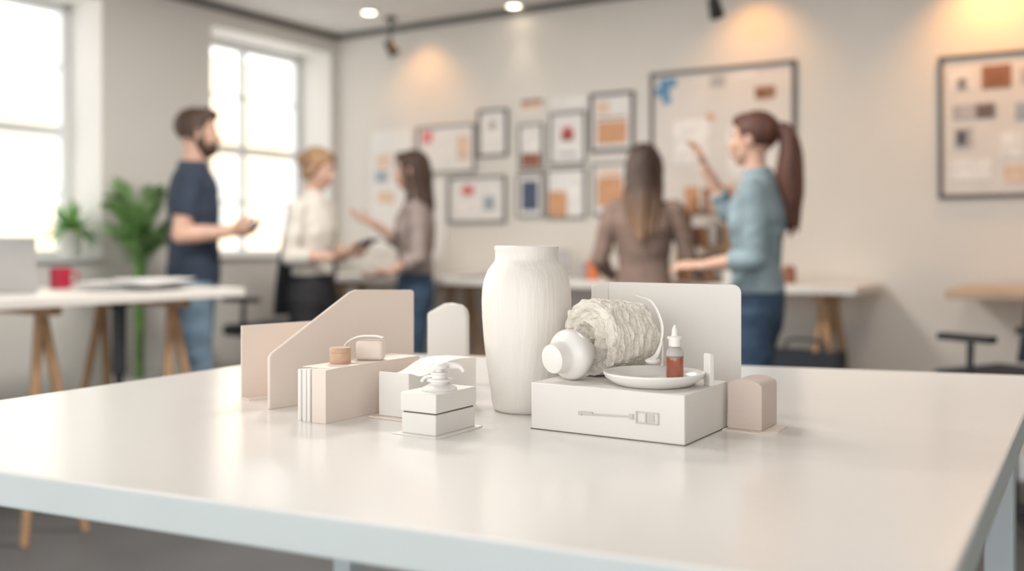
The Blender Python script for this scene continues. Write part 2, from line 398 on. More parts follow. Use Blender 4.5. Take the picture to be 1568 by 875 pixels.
m.lathe([(0,0),(0.023,0),(0.0235,0.0015),(0.0225,0.0035),(0.017,0.006),(0.0125,0.009),(0.0125,0.0105),(0.017,0.0115),(0.017,0.0145),(0.0105,0.0155),(0.0095,0.020),(0.0125,0.021),(0.0125,0.0235),(0.006,0.0245),(0.0055,0.0275),(0.011,0.0285),(0.0115,0.0325),(0.009,0.0345),(0,0.035)], close=False, seg=48)
m.tube([(0,0.006,0.0305),(0.012,0.012,0.0315),(0.022,0.016,0.030),(0.027,0.018,0.024)], [(0.005,0.003),(0.0045,0.0028),(0.0035,0.0025),(0.003,0.0022)], 0, side=(0,0,1), seg=12, n=16)
m.tube([(-0.006,-0.003,0.018),(-0.018,-0.008,0.016),(-0.023,-0.010,0.010)], [0.0022,0.002,0.002], 0, seg=10, n=12)
m.obj("pump_head", GLOSSW, e)

# arched standing block
e = empty("arched_display_block", (-0.166,1.785,TZ), -0.12)
m = MB()
pts = [(0,0),(0.072,0),(0.072,0.120),(0.070,0.132),(0.060,0.141),(0.040,0.1445),(0.028,0.143),(0.0,0.127)]
m.prism(pts, (0.014,0,0), (1,0,0), (0,0,1), 0.03)
m.obj("block", WHITEC, e, bevel=0.004, bseg=3)

# ------------------------------------------------------------------ background tables
LAM = mat("desk_white_top", (0.74, 0.71, 0.67), 0.4, 0.03)
def desk(name, X0, X1, Y0, Y1, h, topm, trestles, axis='X', legm=WOOD, post=None):
    e = empty(name, R((X0+X1)/2, (Y0+Y1)/2), A)
    m = MB(); m.box((0,0,h-0.02), (X1-X0, Y1-Y0, 0.04)); m.obj("desktop", topm, e, bevel=0.004)
    m = MB()
    for t in trestles:
        if axis == 'X':
            x = t-(X0+X1)/2; dy = (Y1-Y0)/2-0.08
            for s in (-1, 1):
                m.tube([(x, s*(dy-0.12), h-0.04), (x+0.10, s*dy, 0)], [0.021, 0.016], 0, seg=12, n=4)
                m.tube([(x, s*(dy-0.12), h-0.04), (x-0.10, s*dy, 0)], [0.021, 0.016], 0, seg=12, n=4)
            m.box((x, 0, h-0.06), (0.05, 2*dy, 0.035)); m.box((x, 0, 0.42), (0.03, 2*dy-0.1, 0.03))
        else:
            y = t-(Y0+Y1)/2; dx = (X1-X0)/2-0.08
            for s in (-1, 1):
                m.tube([(s*(dx-0.1), y, h-0.04), (s*dx, y+0.13, 0)], [0.021, 0.016], 0, seg=12, n=4)
                m.tube([(s*(dx-0.1), y, h-0.04), (s*dx, y-0.13, 0)], [0.021, 0.016], 0, seg=12, n=4)
            m.box((0, y, h-0.06), (2*dx, 0.05, 0.035)); m.box((0, y, 0.42), (2*dx-0.1, 0.03, 0.03))
    m.obj("trestle_legs", legm, e)
    if post:
        m = MB(); m.lathe([(0,0),(0.05,0),(0.05,0.015),(0.02,0.03),(0.018,0.6),(0.028,0.61),(0.028,0.88),(0.05,0.90),(0,0.91)], close=False, seg=24)
        m.obj("support_post", BLACK, e, loc=(post[0]-(X0+X1)/2, post[1]-(Y0+Y1)/2, 0))
    return e
BTZ = 0.95
desk("trestle_desk", -4.35, -3.50, 0.9, 3.25, BTZ, LAM, [2.98, 2.35, 1.1], 'Y', post=(-3.64, 2.68))
desk("trestle_desk", -4.75, -1.12, 4.84, 5.42, BTZ, LAM, [-1.32, -2.4, -3.6, -4.5], 'X')
desk("wooden_desk", -0.72, 1.1, 4.75, 5.40, BTZ, WOODL, [-0.0, 0.9], 'X', BLACK)

# office chairs
def chair(loc, rz, seat, sc_=1.0):
    e = empty("office_chair", loc, rz); e.scale = (sc_,)*3
    m = MB()
    for k in range(5):
        a = k*2*math.pi/5+0.3
        m.tube([(0,0,0.12),(0.28*math.cos(a),0.28*math.sin(a),0.075)], [(0.022,0.02),(0.016,0.012)], 0, side=(0,0,1), seg=10, n=4)
        m.ell((0.28*math.cos(a),0.28*math.sin(a),0.03), (0.03,0.03,0.03), 0, seg=14, rings=8)
    m.tube([(0,0,0.1),(0,0,seat-0.06)], [0.03,0.022], 0, seg=14, n=4)
    m.box((0,0,seat-0.06), (0.2,0.22,0.04))
    m.tube([(0,-0.10,seat-0.05),(0,-0.27,seat-0.02),(0,-0.28,seat+0.15),(0,-0.25,seat+0.25)], [(0.03,0.012)]*4, 0, side=(1,0,0), seg=10, n=16)
    for s in (-1, 1):
        m.tube([(s*0.12,0,seat-0.05),(s*0.27,0,seat-0.02),(s*0.28,0.0,seat+0.17)], [0.015,0.015,0.015], 0, side=(0,1,0), seg=10, n=14)
        m.box((s*0.28,0.02,seat+0.19), (0.06,0.25,0.03))
    m.obj("frame", BLACK, e, bevel=0.004)
    m = MB(); m.box((0,0,seat), (0.48,0.46,0.07)); m.obj("seat", BLACKF, e, bevel=0.03, bseg=4)
    m = MB()
    vs = []; nx, nz = 14, 16; 
    for s in (0, 1):
        for i in range(nz+1):
            z = i/nz; w = 0.23*(0.82+0.25*math.sin(math.pi*min(1, z*0.9+0.1)))*(1 if z < 0.85 else math.sqrt(max(0.05, 1-((z-0.85)/0.16)**2)))
            for j in range(nx+1):
                x = -1+2*j/nx
                vs.append((x*w, -0.26+0.05*x*x-0.04*math.sin(z*3)+0.05*(1-z)-s*0.03, seat+0.10+z*0.5))
    fs = []; q = (nx+1); off = (nz+1)*q
    for i in range(nz):
        for j in range(nx):
            a = i*q+j; fs += [(a, a+1, a+q+1, a+q), (off+a, off+a+q, off+a+q+1, off+a+1)]
    for i in range(nz):
        a = i*q; fs += [(a, a+q, off+a+q, off+a), (a+nx, off+a+nx, off+a+nx+q, a+nx+q)]
    for j in range(nx):
        fs += [(j, off+j, off+j+1, j+1)]; a = nz*q+j; fs += [(a, a+1, off+a+1, off+a)]
    m.add(vs, fs); m.obj("backrest", BLACKF, e)
    return e
chair((-1.42, 6.03, 0), math.radians(60), 0.64)
chair((1.97, 3.93, 0), math.radians(30), 0.69, 0.9)

# laptop, mug, papers on left desk
ALU = mat("aluminium", (0.50, 0.50, 0.51), 0.35, 0.02, metal=0.6)
RED = mat("red_glaze", (0.42, 0.015, 0.05), 0.3, 0.05)
PAPER = mat("paper", (0.80, 0.79, 0.78), 0.8, 0.02)
e = empty("laptop", R(-4.05, 2.37, BTZ), 0.42)
m = MB(); m.box((0,0.01,0.009), (0.34,0.24,0.018)); m.obj("base", ALU, e, bevel=0.004)
rt = Matrix.Rotation(math.radians(14), 3, 'X')
m = MB(); m.box((0,-0.139,0.118), (0.34,0.008,0.235), 0, rt); m.obj("screen_lid", ALU, e, bevel=0.003)
m = MB(); m.box((0,-0.1435,0.120), (0.035,0.004,0.035), 0, rt); m.obj("lid_sticker", mat("red_sticker", (0.7,0.1,0.1), 0.5), e)
e = empty("coffee_mug", R(-4.17, 2.76, BTZ), 0.3)
m = MB(); m.lathe([(0,0),(0.040,0),(0.044,0.004),(0.046,0.095),(0.042,0.095),(0.040,0.008),(0,0.007)], close=False, seg=32)
m.tube([(0.043,0,0.078),(0.068,0,0.074),(0.072,0,0.048),(0.062,0,0.026),(0.042,0,0.022)], [0.006]*5, 0, side=(0,1,0), seg=10, n=20); m.obj("mug_body", RED, e)
m = MB()
for k in range(16):
    m.box((random.uniform(-0.10,0.10), random.uniform(-0.16,0.14), 0.0012+k*0.003), (0.21,0.297,0.0022), 0, Matrix.Rotation(random.uniform(0,3), 3, 'Z'))
m.obj("paper_sheets", PAPER, loc=R(-3.77, 2.93, BTZ), rz=A, smooth=False)

# plants
LEAF = mat("leaf_green", (0.20, 0.40, 0.11), 0.5, 0.35, 12)
LEAF2 = mat("palm_leaf_green", (0.17, 0.33, 0.10), 0.5, 0.35, 12)
POT = mat("white_pot_glaze", (0.75, 0.73, 0.70), 0.4)
SOIL = mat("potting_soil", (0.05, 0.035, 0.025), 0.95, 0.4, 60, 0.5, 80)
e = empty("potted_fern", R(-5.01, 3.37, sill+0.025), A)
m = MB(); m.lathe([(0,0),(0.052,0),(0.056,0.004),(0.070,0.13),(0.073,0.135),(0.073,0.145),(0.066,0.145),(0.062,0.12),(0,0.12)], close=False, seg=32); m.obj("pot", POT, e)
m = MB(); m.lathe([(0,0.118),(0.063,0.118),(0.05,0.128),(0,0.132)], close=False, seg=24); m.obj("soil", SOIL, e)
m = MB()
for k in range(120):
    a = random.uniform(0, 6.283); ln = random.uniform(0.14, 0.25); el = random.uniform(0.35, 1.4)
    dx, dy = math.cos(a), math.sin(a)
    P = []
    for i in range(8):
        t = i/7; P.append((dx*(0.02+ln*math.cos(el)*t*1.15), dy*(0.02+ln*math.cos(el)*t*1.15), 0.125+ln*1.2*math.sin(el)*t-0.13*t*t*(1.6-el*0.7)))
    P = [(min(0.16, max(x, -0.2)), min(y, 0.12), z) for x, y, z in P]
    m.blade(P, 0.019, (-dy, dx, 0))
m.obj("fronds", LEAF, e, recalc=False)
e = empty("potted_palm", R(-4.58, 3.50, 0), A)
m = MB(); m.lathe([(0,0),(0.12,0),(0.13,0.01),(0.165,0.42),(0.17,0.44),(0.155,0.44),(0.15,0.40),(0,0.40)], close=False, seg=32); m.obj("planter", POT, e)
m = MB(); m.lathe([(0,0.395),(0.15,0.395),(0.1,0.41),(0,0.415)], close=False, seg=24); m.obj("soil", SOIL, e)
m = MB(); ms = MB()
for k in range(24):
    a = k*2.399+random.uniform(-.3,.3); ln = random.uniform(0.34, 0.52); el = random.uniform(0.5, 1.4)
    dx, dy = math.cos(a), math.sin(a); h0 = random.uniform(1.02, 1.24)
    rad = 0.80
    if dx < -0.2: rad = 0.45
    if dx > 0.3: rad = 0.58
    P = []
    for i in range(11):
        t = i/10; P.append(Vector((max(-0.24, dx*(0.03+ln*rad*math.cos(el)*t)), dy*(0.03+ln*rad*math.cos(el)*t), h0+ln*math.sin(el)*t-0.17*t*t)))
    ms.tube([(dx*0.015,dy*0.015,0.40),(dx*0.02,dy*0.02,0.75),P[0],P[3],P[6],P[10]], [0.006,0.005,0.004,0.003,0.002,0.001], 0, seg=6, n=20)
    for i in range(1, 11):
        for s in (-1, 1):
            for qq in (0.0, 0.5):
                bp_ = P[i-1].lerp(P[i], qq); tdir = (P[i]-P[i-1])
                if tdir.length < 1e-5: continue
                tdir.normalize()
                sdv = Vector((-dy, dx, 0))*s
                L_ = 0.16*math.sin(math.pi*(0.15+0.8*i/11))
                dr = (sdv*0.6+tdir*0.9).normalized()
                q = [bp_, bp_+dr*L_*0.5+Vector((0,0,0.006)), bp_+dr*L_+Vector((0,0,-0.03))]
                m.blade([Vector((max(-0.26, v.x), v.y, v.z)) for v in q], 0.013, tdir)
m.obj("palm_leaves", LEAF2, e, recalc=False); ms.obj("stems", LEAF, e)

# ------------------------------------------------------------------ wall art
FRG = mat("frame_grey", (0.22, 0.215, 0.21), 0.5); FRD = mat("frame_dark", (0.09, 0.085, 0.085), 0.5)
MATB = mat("mat_board", (0.76, 0.74, 0.715), 0.8, 0.02); PIN = mat("pinboard_fabric", (0.68, 0.64, 0.60), 0.9, 0.04, 6)
def pc(name, c): return mat("print_"+name, c, 0.7, 0.12, 20)
ORG = pc("orange", (0.60, 0.32, 0.18)); PRED = pc("red", (0.50, 0.07, 0.08)); NAVY = pc("navy", (0.07, 0.09, 0.15)); PEACH = pc("peach", (0.70, 0.52, 0.40)); BLUE = pc("blue", (0.10, 0.25, 0.42)); BROWN = pc("brown", (0.28, 0.13, 0.08)); PALE = pc("pale", (0.78, 0.75, 0.72)); GREY = pc("grey", (0.42, 0.40, 0.40)); PINK = pc("pink", (0.70, 0.20, 0.22)); TEAL = pc("slate", (0.33,0.38,0.42))
PM = [MATB, ORG, PRED, NAVY, PEACH, BLUE, BROWN, PALE, GREY, PINK, TEAL]
def art(name, X0, X1, z0, z1, frame, fw, items, back=MATB, dpt=0.025):
    e = empty(name, R((X0+X1)/2, YB, (z0+z1)/2), A)
    w, h = X1-X0, z1-z0
    if frame:
        m = MB()
        m.box((-w/2+fw/2,-dpt/2,0),(fw,dpt,h)); m.box((w/2-fw/2,-dpt/2,0),(fw,dpt,h)); m.box((0,-dpt/2,h/2-fw/2),(w,dpt,fw)); m.box((0,-dpt/2,-h/2+fw/2),(w,dpt,fw))
        m.obj("frame", frame, e, bevel=0.002)
    m = MB(); m.box((0,-0.006,0),(w-fw,0.012,h-fw)); m.obj("backing", back, e, smooth=False)
    if items:
        m = MB()
        for it in items:
            fx, fz, iw, ih, mi = it[:5]; rot = Matrix.Rotation(it[5], 3, 'Y') if len(it) > 5 else None
            m.box(((fx-0.5)*w, -0.0138, (fz-0.5)*h), (iw*w, 0.0036, ih*h), mi, rot)
        m.obj("prints", PM, e, smooth=False)
    return e
art("poster", -4.584, -4.223, 1.10, 1.95, None, 0.0, [(.3,.75,.35,.12,4),(.25,.62,.3,.1,10),(.7,.72,.25,.2,8),(.35,.45,.4,.1,4),(.7,.3,.3,.15,7)])
art("framed_print", -4.178, -3.70, 1.633, 1.954, FRG, 0.012, [(.18,.78,.16,.25,9),(.5,.75,.3,.2,7),(.8,.5,.2,.5,4),(.35,.35,.4,.3,7)])
art("poster", -4.178, -3.94, 1.05, 1.60, None, 0.0, [(.5,.6,.5,.3,7),(.4,.25,.4,.15,7)])
art("framed_print", -3.676, -3.446, 1.726, 2.034, FRD, 0.014, [(.5,.55,.45,.4,7),(.5,.65,.2,.2,8)])
art("framed_print", -3.919, -3.46, 1.292, 1.603, FRG, 0.018, [(.32,.70,.13,.19,9,0.785),(.39,.70,.13,.19,9),(.72,.42,.18,.28,10),(.3,.3,.3,.15,7)])
art("framed_print", -3.362, -3.178, 1.621, 1.921, FRG, 0.012, [(.5,.22,.75,.3,6),(.5,.65,.6,.4,7),(.5,.3,.4,.1,9)])
art("card_print", -3.35, -3.178, 1.97, 2.088, None, 0, [(.5,.5,.9,.35,4),(.5,.8,.9,.2,6)])
art("framed_print", -3.13, -2.875, 1.651, 1.977, FRG, 0.014, [(.5,.58,.26,.21,2,0.785),(.5,.66,.3,.1,9),(.5,.5,.35,.08,6),(.5,.2,.5,.05,8)])
art("card_print", -3.11, -2.86, 1.99, 2.08, None, 0, [(.5,.5,.8,.5,7)])
art("framed_print", -2.843, -2.549, 1.717, 2.074, FRD, 0.018, [(.5,.32,.68,.38,1),(.3,.75,.3,.2,4),(.68,.75,.25,.12,7),(.5,.57,.7,.03,6)])
art("framed_print", -3.375, -3.178, 1.325, 1.60, FRG, 0.012, [(.5,.5,.6,.68,3)])
art("framed_print", -3.155, -2.875, 1.313, 1.626, FRG, 0.014, [(.3,.3,.46,.5,1),(.7,.62,.4,.45,7)])
art("framed_print", -2.83, -2.59, 1.329, 1.648, FRG, 0.014, [(.5,.45,.7,.55,1),(.5,.82,.6,.12,4)])
art("pinboard", -2.442, -1.577, 1.335, 2.165, FRD, 0.022, [(.09,.86,.1,.06,5),(.13,.92,.12,.06,5),(.12,.80,.06,.05,5),(.48,.9,.1,.08,8),(.43,.66,.05,.05,1),(.8,.8,.13,.08,6),(.79,.77,.1,.05,4),(.3,.12,.1,.12,1),(.42,.1,.08,.14,6),(.55,.12,.1,.12,1),(.65,.93,.18,.03,7),(.3,.5,.25,.3,7),(.7,.4,.3,.35,7)], PIN)
art("pinboard", -0.852, -0.02, 1.383, 2.104, FRD, 0.020, [(.13,.82,.12,.12,7),(.13,.80,.06,.08,8),(.32,.83,.16,.16,6),(.32,.81,.1,.08,1),(.5,.82,.1,.1,8),(.2,.6,.24,.1,8),(.26,.6,.1,.1,6),(.14,.42,.1,.14,8),(.13,.42,.05,.1,3),(.4,.36,.12,.16,7),(.48,.58,.12,.12,10),(.18,.2,.22,.14,7),(.45,.16,.18,.12,4),(.7,.7,.2,.2,4),(.7,.35,.2,.2,8)], PIN)

# ------------------------------------------------------------------ things on back desk
SH = empty("wooden_shelf_rack", R(-2.0, 5.22, BTZ), A)
m = MB(); m.box((-0.14,0,0.19),(0.015,0.2,0.38)); m.box((0.14,0,0.19),(0.015,0.2,0.38))
for z in (0.008, 0.19, 0.372): m.box((0,0,z),(0.28,0.2,0.015))
m.obj("rack", WOOD, SH, bevel=0.002)
m = MB()
for k in range(5): m.box((-0.1+k*0.045,0,0.016+0.06),(0.032,0.14,0.12), k % 3)
for k in range(4): m.box((-0.1+k*0.05,0,0.1975+0.05),(0.036,0.14,0.10), (k+1) % 3)
m.obj("boxes", [ORG, WHITEC, BROWN], SH)
def jar(name, X, Y, z, r, h, mt):
    m = MB(); m.lathe([(0,0),(r*.95,0),(r,0.004),(r,h*0.75),(r*.8,h*0.82),(r*.85,h*0.84),(r*.85,h),(0,h)], close=False, seg=28); return m.obj(name, mt, loc=R(X, Y, z))
jar("spice_jar", -2.08, 5.2, BTZ+0.3795, 0.035, 0.09, ORG); jar("spice_jar", -1.95, 5.2, BTZ+0.3795, 0.035, 0.10, PEACH)
jar("paint_jar", -2.62, 5.05, BTZ, 0.035, 0.12, pc("orange_bright", (0.70,0.2,0.07))); jar("paint_jar", -1.53, 5.15, BTZ, 0.035, 0.09, BROWN)
jar("glass_jar", -1.78, 4.98, BTZ, 0.05, 0.14, GLOSSW); jar("glass_jar", -2.72, 5.1, BTZ, 0.04, 0.1, GREY)
e = empty("tablet_on_stand", R(-3.0, 5.2, BTZ), A)
m = MB(); m.box((0,0,0.006),(0.14,0.12,0.012)); m.box((0,0.02,0.05),(0.03,0.015,0.09)); m.obj("stand", GREY, e)
m = MB(); m.box((0,0,0.105),(0.28,0.014,0.13)); m.obj("screen", GREY, e, bevel=0.004)
m = MB()
for k in range(8):
    m.box((random.uniform(-0.5,0.5), random.uniform(-0.08,0.08), 0.0012+k*0.0022), (0.21,0.297,0.0018), 0, Matrix.Rotation(random.uniform(-.4,.4), 3, 'Z'))
m.obj("paper_sheets", PAPER, loc=R(-3.9, 5.1, BTZ), rz=A, smooth=False)
# bag on a stool under the desk
e = empty("wooden_stool", R(-1.40, 4.98, 0), A)
m = MB(); m.box((0,0,0.485),(0.42,0.24,0.03))
for sx in (-1,1):
    for sy in (-1,1): m.tube([(sx*0.15,sy*0.09,0.47),(sx*0.19,sy*0.10,0)],[0.014,0.012],0,seg=10,n=3)
m.obj("stool_frame", WOOD, e, bevel=0.003)
m = MB(); m.box((0,0,0.06),(0.36,0.2,0.12)); m.tube([(-0.1,0,0.115),(-0.08,0,0.17),(0.08,0,0.17),(0.1,0,0.115)],[0.008]*4,0,side=(0,1,0),seg=8,n=20)
m.obj("black_bag", BLACKF, loc=R(-1.40,4.98,0.50), rz=A, bevel=0.02, bseg=4)

# ------------------------------------------------------------------ lamps
WARM = (1.0, 0.46, 0.13)
BULB = mat("bulb_glow", (1.0, 0.86, 0.66), 0.5, 0, emit=12)
def spotl(name, loc, tgt, energy, col, size, blend=0.8, r=0.03):
    l = bpy.data.lights.new(name, 'SPOT'); l.energy = energy; l.color = col; l.spot_size = size; l.spot_blend = blend; l.shadow_soft_size = r
    o = bpy.data.objects.new(name, l); bpy.context.scene.collection.objects.link(o); o.location = loc
    o.rotation_euler = (Vector(tgt)-Vector(loc)).to_track_quat('-Z', 'Y').to_euler(); return o
def downlight(loc, E=8):
    e = empty("recessed_downlight", loc)
    m = MB(); m.lathe([(0.045,-0.012),(0.062,-0.012),(0.062,0.0),(0.045,0.0)], close=False, seg=32); m.lathe([(0,-0.004),(0.045,-0.004),(0.045,0),(0,0)], mi=1, close=False, seg=32); m.obj("lamp_ring", [WFRAME, BULB], e)
    spotl("downlight_beam", Vector(loc)+Vector((0,0,-0.03)), Vector(loc)+Vector((0,0,-2)), E, (1,0.85,0.68), 1.1)
downlight((-0.932, 6.49, H)); downlight((0.012, 6.31, H), 3); downlight((0.9, 3.2, H)); downlight((1.6, 3.9, H))
def panel(X, Y, E):  # invented overhead fill, added to brighten the table and the room
    e = empty("added_ceiling_fill", R(X, Y, H), A)
    m = MB(); m.box((0,0,-0.015),(0.64,0.64,0.03)); m.obj("fill_housing", WFRAME, e, bevel=0.004)
    l = bpy.data.lights.new("added_fill_light", 'AREA'); l.shape = 'SQUARE'; l.size = 0.6; l.energy = E; l.color = (1, 0.95, 0.89)
    o = bpy.data.objects.new("added_fill_light", l); bpy.context.scene.collection.objects.link(o); o.parent = e; o.location = (0,0,-0.035)
panel(-1.9, 1.3, 14); panel(-2.5, 3.1, 62); panel(-0.4, 2.9, 16)
def track(loc, tgt):
    loc = Vector(loc); e = empty("ceiling_spotlight", loc)
    dr = (Vector(tgt)-loc).normalized(); rot = dr.to_track_quat('Z', 'Y').to_matrix()
    m = MB(); m.lathe([(0,-0.05),(0.025,-0.05),(0.03,-0.04),(0.04,0.06),(0.034,0.06),(0.03,0.045),(0,0.045)], (0,0,0), 0, rot, 24, False)
    m.tube([(0,0,0),(0,0,H-loc.z-0.01)], [0.008,0.008], 0, seg=8, n=3); m.lathe([(0,H-loc.z-0.02),(0.04,H-loc.z-0.02),(0.04,H-loc.z),(0,H-loc.z)], close=False, seg=20)
    m.obj("spot_head", BLACK, e)
track((-0.81, 6.65, 2.47), R(-4.0, YB, 1.9)); track((1.08, 5.30, 2.42), R(-1.9, YB, 1.9))
for X, E in ((-4.10, 8), (-1.80, 12), (-0.60, 30)):
    spotl("wall_washer", R(X, YB-0.28, H-0.04), R(X, YB+0.05, 1.75), E, WARM, 1.8, 1.0)
spotl("wall_washer", R(0.9, YB-0.3, H-0.04), R(0.9, YB, 1.5), 14, WARM, 1.9, 1.0)

# ------------------------------------------------------------------ people
SKIN = mat("skin", (0.58, 0.36, 0.27), 0.5, 0.08, 20, 0.05, 150); LIP = mat("lips", (0.45, 0.19, 0.16), 0.4)
SHOE = mat("shoe_leather", (0.06, 0.045, 0.04), 0.5)
EYEW = mat("eye_white", (0.62, 0.58, 0.55), 0.3); EYED = mat("eye_iris", (0.05, 0.03, 0.02), 0.2)
def hairmat(name, c0, c1=None, z0=1.2, z1=1.6):
    m_ = mat(name, c0, 0.55, 0.35, 30, 0.5, 60, stretch=(1.5, 1.5, 0.12))
    if c1:
        nt = m_.node_tree; b = nt.nodes["Principled BSDF"]
        old = b.inputs["Base Color"].links[0].from_socket
        tc = [n for n in nt.nodes if n.type == 'TEX_COORD'][0]
        sp = nt.nodes.new("ShaderNodeSeparateXYZ"); nt.links.new(tc.outputs["Object"], sp.inputs[0])
        mr = nt.nodes.new("ShaderNodeMapRange"); mr.inputs[1].default_value = z0; mr.inputs[2].default_value = z1
        nt.links.new(sp.outputs["Z"], mr.inputs[0])
        mx = nt.nodes.new("ShaderNodeMix"); mx.data_type = 'RGBA'; mx.inputs[6].default_value = (*c1, 1)
        nt.links.new(mr.outputs[0], mx.inputs[0]); nt.links.new(old, mx.inputs[7]); nt.links.new(mx.outputs[2], b.inputs["Base Color"])
    return m_
# labels: 0 skin 1 hair 2 top 3 trousers 4 shoes 5 lips
def add_hand(m, w, d, n, ts, curl=0.6, mi=0):
    w = Vector(w); d = Vector(d).normalized(); n = Vector(n); n = (n-d*n.dot(d)).normalized(); s = d.cross(n)
    m.tube([w-d*0.02, w+d*0.015, w+d*0.05, w+d*0.088], [(0.026,0.019),(0.030,0.017),(0.040,0.015),(0.037,0.012)], mi, side=s, seg=16, n=12)
    for k, (o, ln) in enumerate(((-0.031,0.070),(-0.0105,0.080),(0.0105,0.076),(0.031,0.060))):
        o = o*ts*-1
        p = w+d*0.078+s*o; path = [p]; ang = 0.1; fan = o*2.6
        for q, fr in enumerate((0.45, 0.32, 0.26)):
            ang += curl*(0.45 if q == 0 else 0.6)
            dd = (d*math.cos(ang)+n*math.sin(ang)+s*fan).normalized()
            p = p+dd*ln*fr; path.append(p)
        m.tube(path, [0.0095,0.009,0.0082,0.0065], mi, side=s, seg=10, n=12)
        m.ell(path[-1], (0.0066,)*3, mi, seg=10, rings=6)
    b = w+d*0.022+s*ts*0.028
    p1 = b+(d*0.55+s*ts*0.65+n*0.25).normalized()*0.036; p2 = p1+(d*0.8+s*ts*0.25+n*0.45).normalized()*0.030; p3 = p2+(d*0.9+n*0.4).normalized()*0.020
    m.tube([b-s*ts*0.012, b, p1, p2, p3], [0.013,0.014,0.011,0.0095,0.007], mi, side=n, seg=10, n=16)

def person(name, x, y, fwd, Hh, female, hair, hairM, topM, legM, arms, head=(0,0), sleeve='long', lean=0.0, hem=0.93, beard=False, feet=0.1, extras=None):
    m = MB(); F = female
    e = empty(name, (x, y, 0), math.atan2(fwd[1], fwd[0])-math.pi/2)
    for s in (-1, 1):
        hip = (s*0.085, 0, 0.90); kn = (s*(0.095), 0.015+s*0.02, 0.50); an = (s*feet, -0.02+s*0.03, 0.07)
        m.tube([hip, (s*0.092, 0.005, 0.72), kn, (s*0.098, -0.015+s*0.02, 0.33), an], [0.098 if F else 0.096, 0.083, 0.060, 0.060, 0.046 if F else 0.054], 3, side=(1,0,0), seg=20, n=32)
        m.tube([(an[0], an[1]-0.075, 0.03), (an[0], an[1]-0.04, 0.035), (an[0], an[1]+0.05, 0.034), (an[0], an[1]+0.13, 0.022), (an[0], an[1]+0.175, 0.018)], [(0.028,0.028),(0.036,0.036),(0.042,0.036),(0.044,0.022),(0.022,0.014)], 4, side=(1,0,0), seg=16, n=20)
        m.tube([(an[0], an[1], 0.03), (an[0], an[1], 0.12)], [0.036, 0.036], 4, seg=14, n=4)
    if F:
        pel = [(0.80,.135,.10),(0.88,.168,.118),(0.95,.166,.118),(1.02,.142,.102),(1.07,.128,.092)]
        tor = [(hem,.170,.125),(0.99,.162,.118),(1.06,.142,.104),(1.13,.139,.103),(1.22,.150,.116),(1.30,.162,.122),(1.37,.166,.106),(1.42,.155,.085),(1.455,.105,.068),(1.48,.060,.058)]
        if hem > 1.0: tor = [(hem,.145,.108),(1.07,.143,.105)]+tor[3:]
        sx, sr, shz = 0.165, 0.052, 1.405
    else:
        pel = [(0.80,.13,.10),(0.88,.160,.115),(0.95,.160,.115),(1.02,.152,.11),(1.07,.148,.105)]
        tor = [(hem,.172,.127),(1.0,.168,.125),(1.08,.165,.12),(1.18,.172,.12),(1.28,.188,.125),(1.36,.198,.118),(1.42,.188,.098),(1.46,.13,.075),(1.49,.068,.062)]
        sx, sr, shz = 0.195, 0.062, 1.41
    ly = lambda z: lean*max(0, z-0.95)
    m.tube([(0, -0.005, z) for z, a, b in pel], [(a, b) for z, a, b in pel], 3, seg=28, n=16)
    m.tube([(0, ly(z)-0.005, z) for z, a, b in tor], [(a, b) for z, a, b in tor], 2, seg=32, n=54)
    if F:
        for s in (-1, 1): m.ell((s*0.065, 0.055+ly(1.28), 1.275), (0.070, 0.056, 0.075), 2)
    ny = ly(1.5)
    m.tube([(0, ny-0.015, 1.42), (0, ny-0.005, 1.50), (0, ny+0.008, 1.58)], [0.054 if F else 0.062, 0.046 if F else 0.056, 0.047 if F else 0.057], 0, seg=18, n=12)
    m.tube([(0, ny-0.012, 1.455), (0, ny-0.008, 1.490 if extras != 'collar' else 1.505)], [0.072, 0.058 if F else 0.068], 2, seg=20, n=5)
    for s, (el, wr, hd, pn, curl) in zip((1, -1), arms):
        sh = Vector((s*sx, ly(shz)-0.005, shz)); el = Vector(el); wr = Vector(wr)
        m.ell(sh-Vector((s*0.01,0,0)), (sr, sr*0.95, sr), 2)
        k = 0.88 if F else 1.06
        m.tube([sh, sh.lerp(el, 0.5), el], [0.047*k,0.046*k,0.038*k], 0, side=(0,1,0), seg=16, n=16)
        m.ell(el, (0.039*k,)*3, 0)
        m.tube([el, el.lerp(wr, 0.35), wr], [0.038*k,0.040*k,0.026*k], 0, side=(0,1,0.1), seg=16, n=16)
        add_hand(m, wr, hd, pn, s, curl)
        f = {'short': 0.68, 'long': 1.0, 'rolled': 1.0}[sleeve]
        ee = sh.lerp(el, f)
        m.tube([sh, sh.lerp(ee, 0.5), ee], [0.060*k+0.004,0.060*k,0.055*k], 2, side=(0,1,0), seg=18, n=16)
        if sleeve != 'short':
            g = 0.93 if sleeve == 'long' else 0.42
            m.ell(el, (0.055*k,)*3, 2)
            we = el.lerp(wr, g)
            m.tube([el, el.lerp(we, 0.5), we], [0.055*k,0.052*k,0.040*k if sleeve == 'long' else 0.052*k], 2, side=(0,1,0.1), seg=18, n=16)
            m.tube([el.lerp(wr, g-0.05), el.lerp(wr, g+0.02)], [0.043*k if sleeve == 'long' else 0.056*k]*2, 2, side=(0,1,0.1), seg=18, n=4)
    HR = Matrix.Rotation(head[0], 3, 'Z') @ Matrix.Rotation(head[1], 3, 'X')
    hc = Vector((0, ny+0.02, 1.635)); piv = Vector((0, ny+0.0, 1.56))
    def hp(p): return piv + HR @ (Vector(p)+hc-piv)
    fw_ = 0.95 if F else 1.0
    m.ell(hp((0,-0.012,0.020)), (0.074*fw_,0.093,0.094), 0, HR, 24, 16)
    m.ell(hp((0,0.022,-0.040)), (0.057*fw_,0.062,0.068), 0, HR)
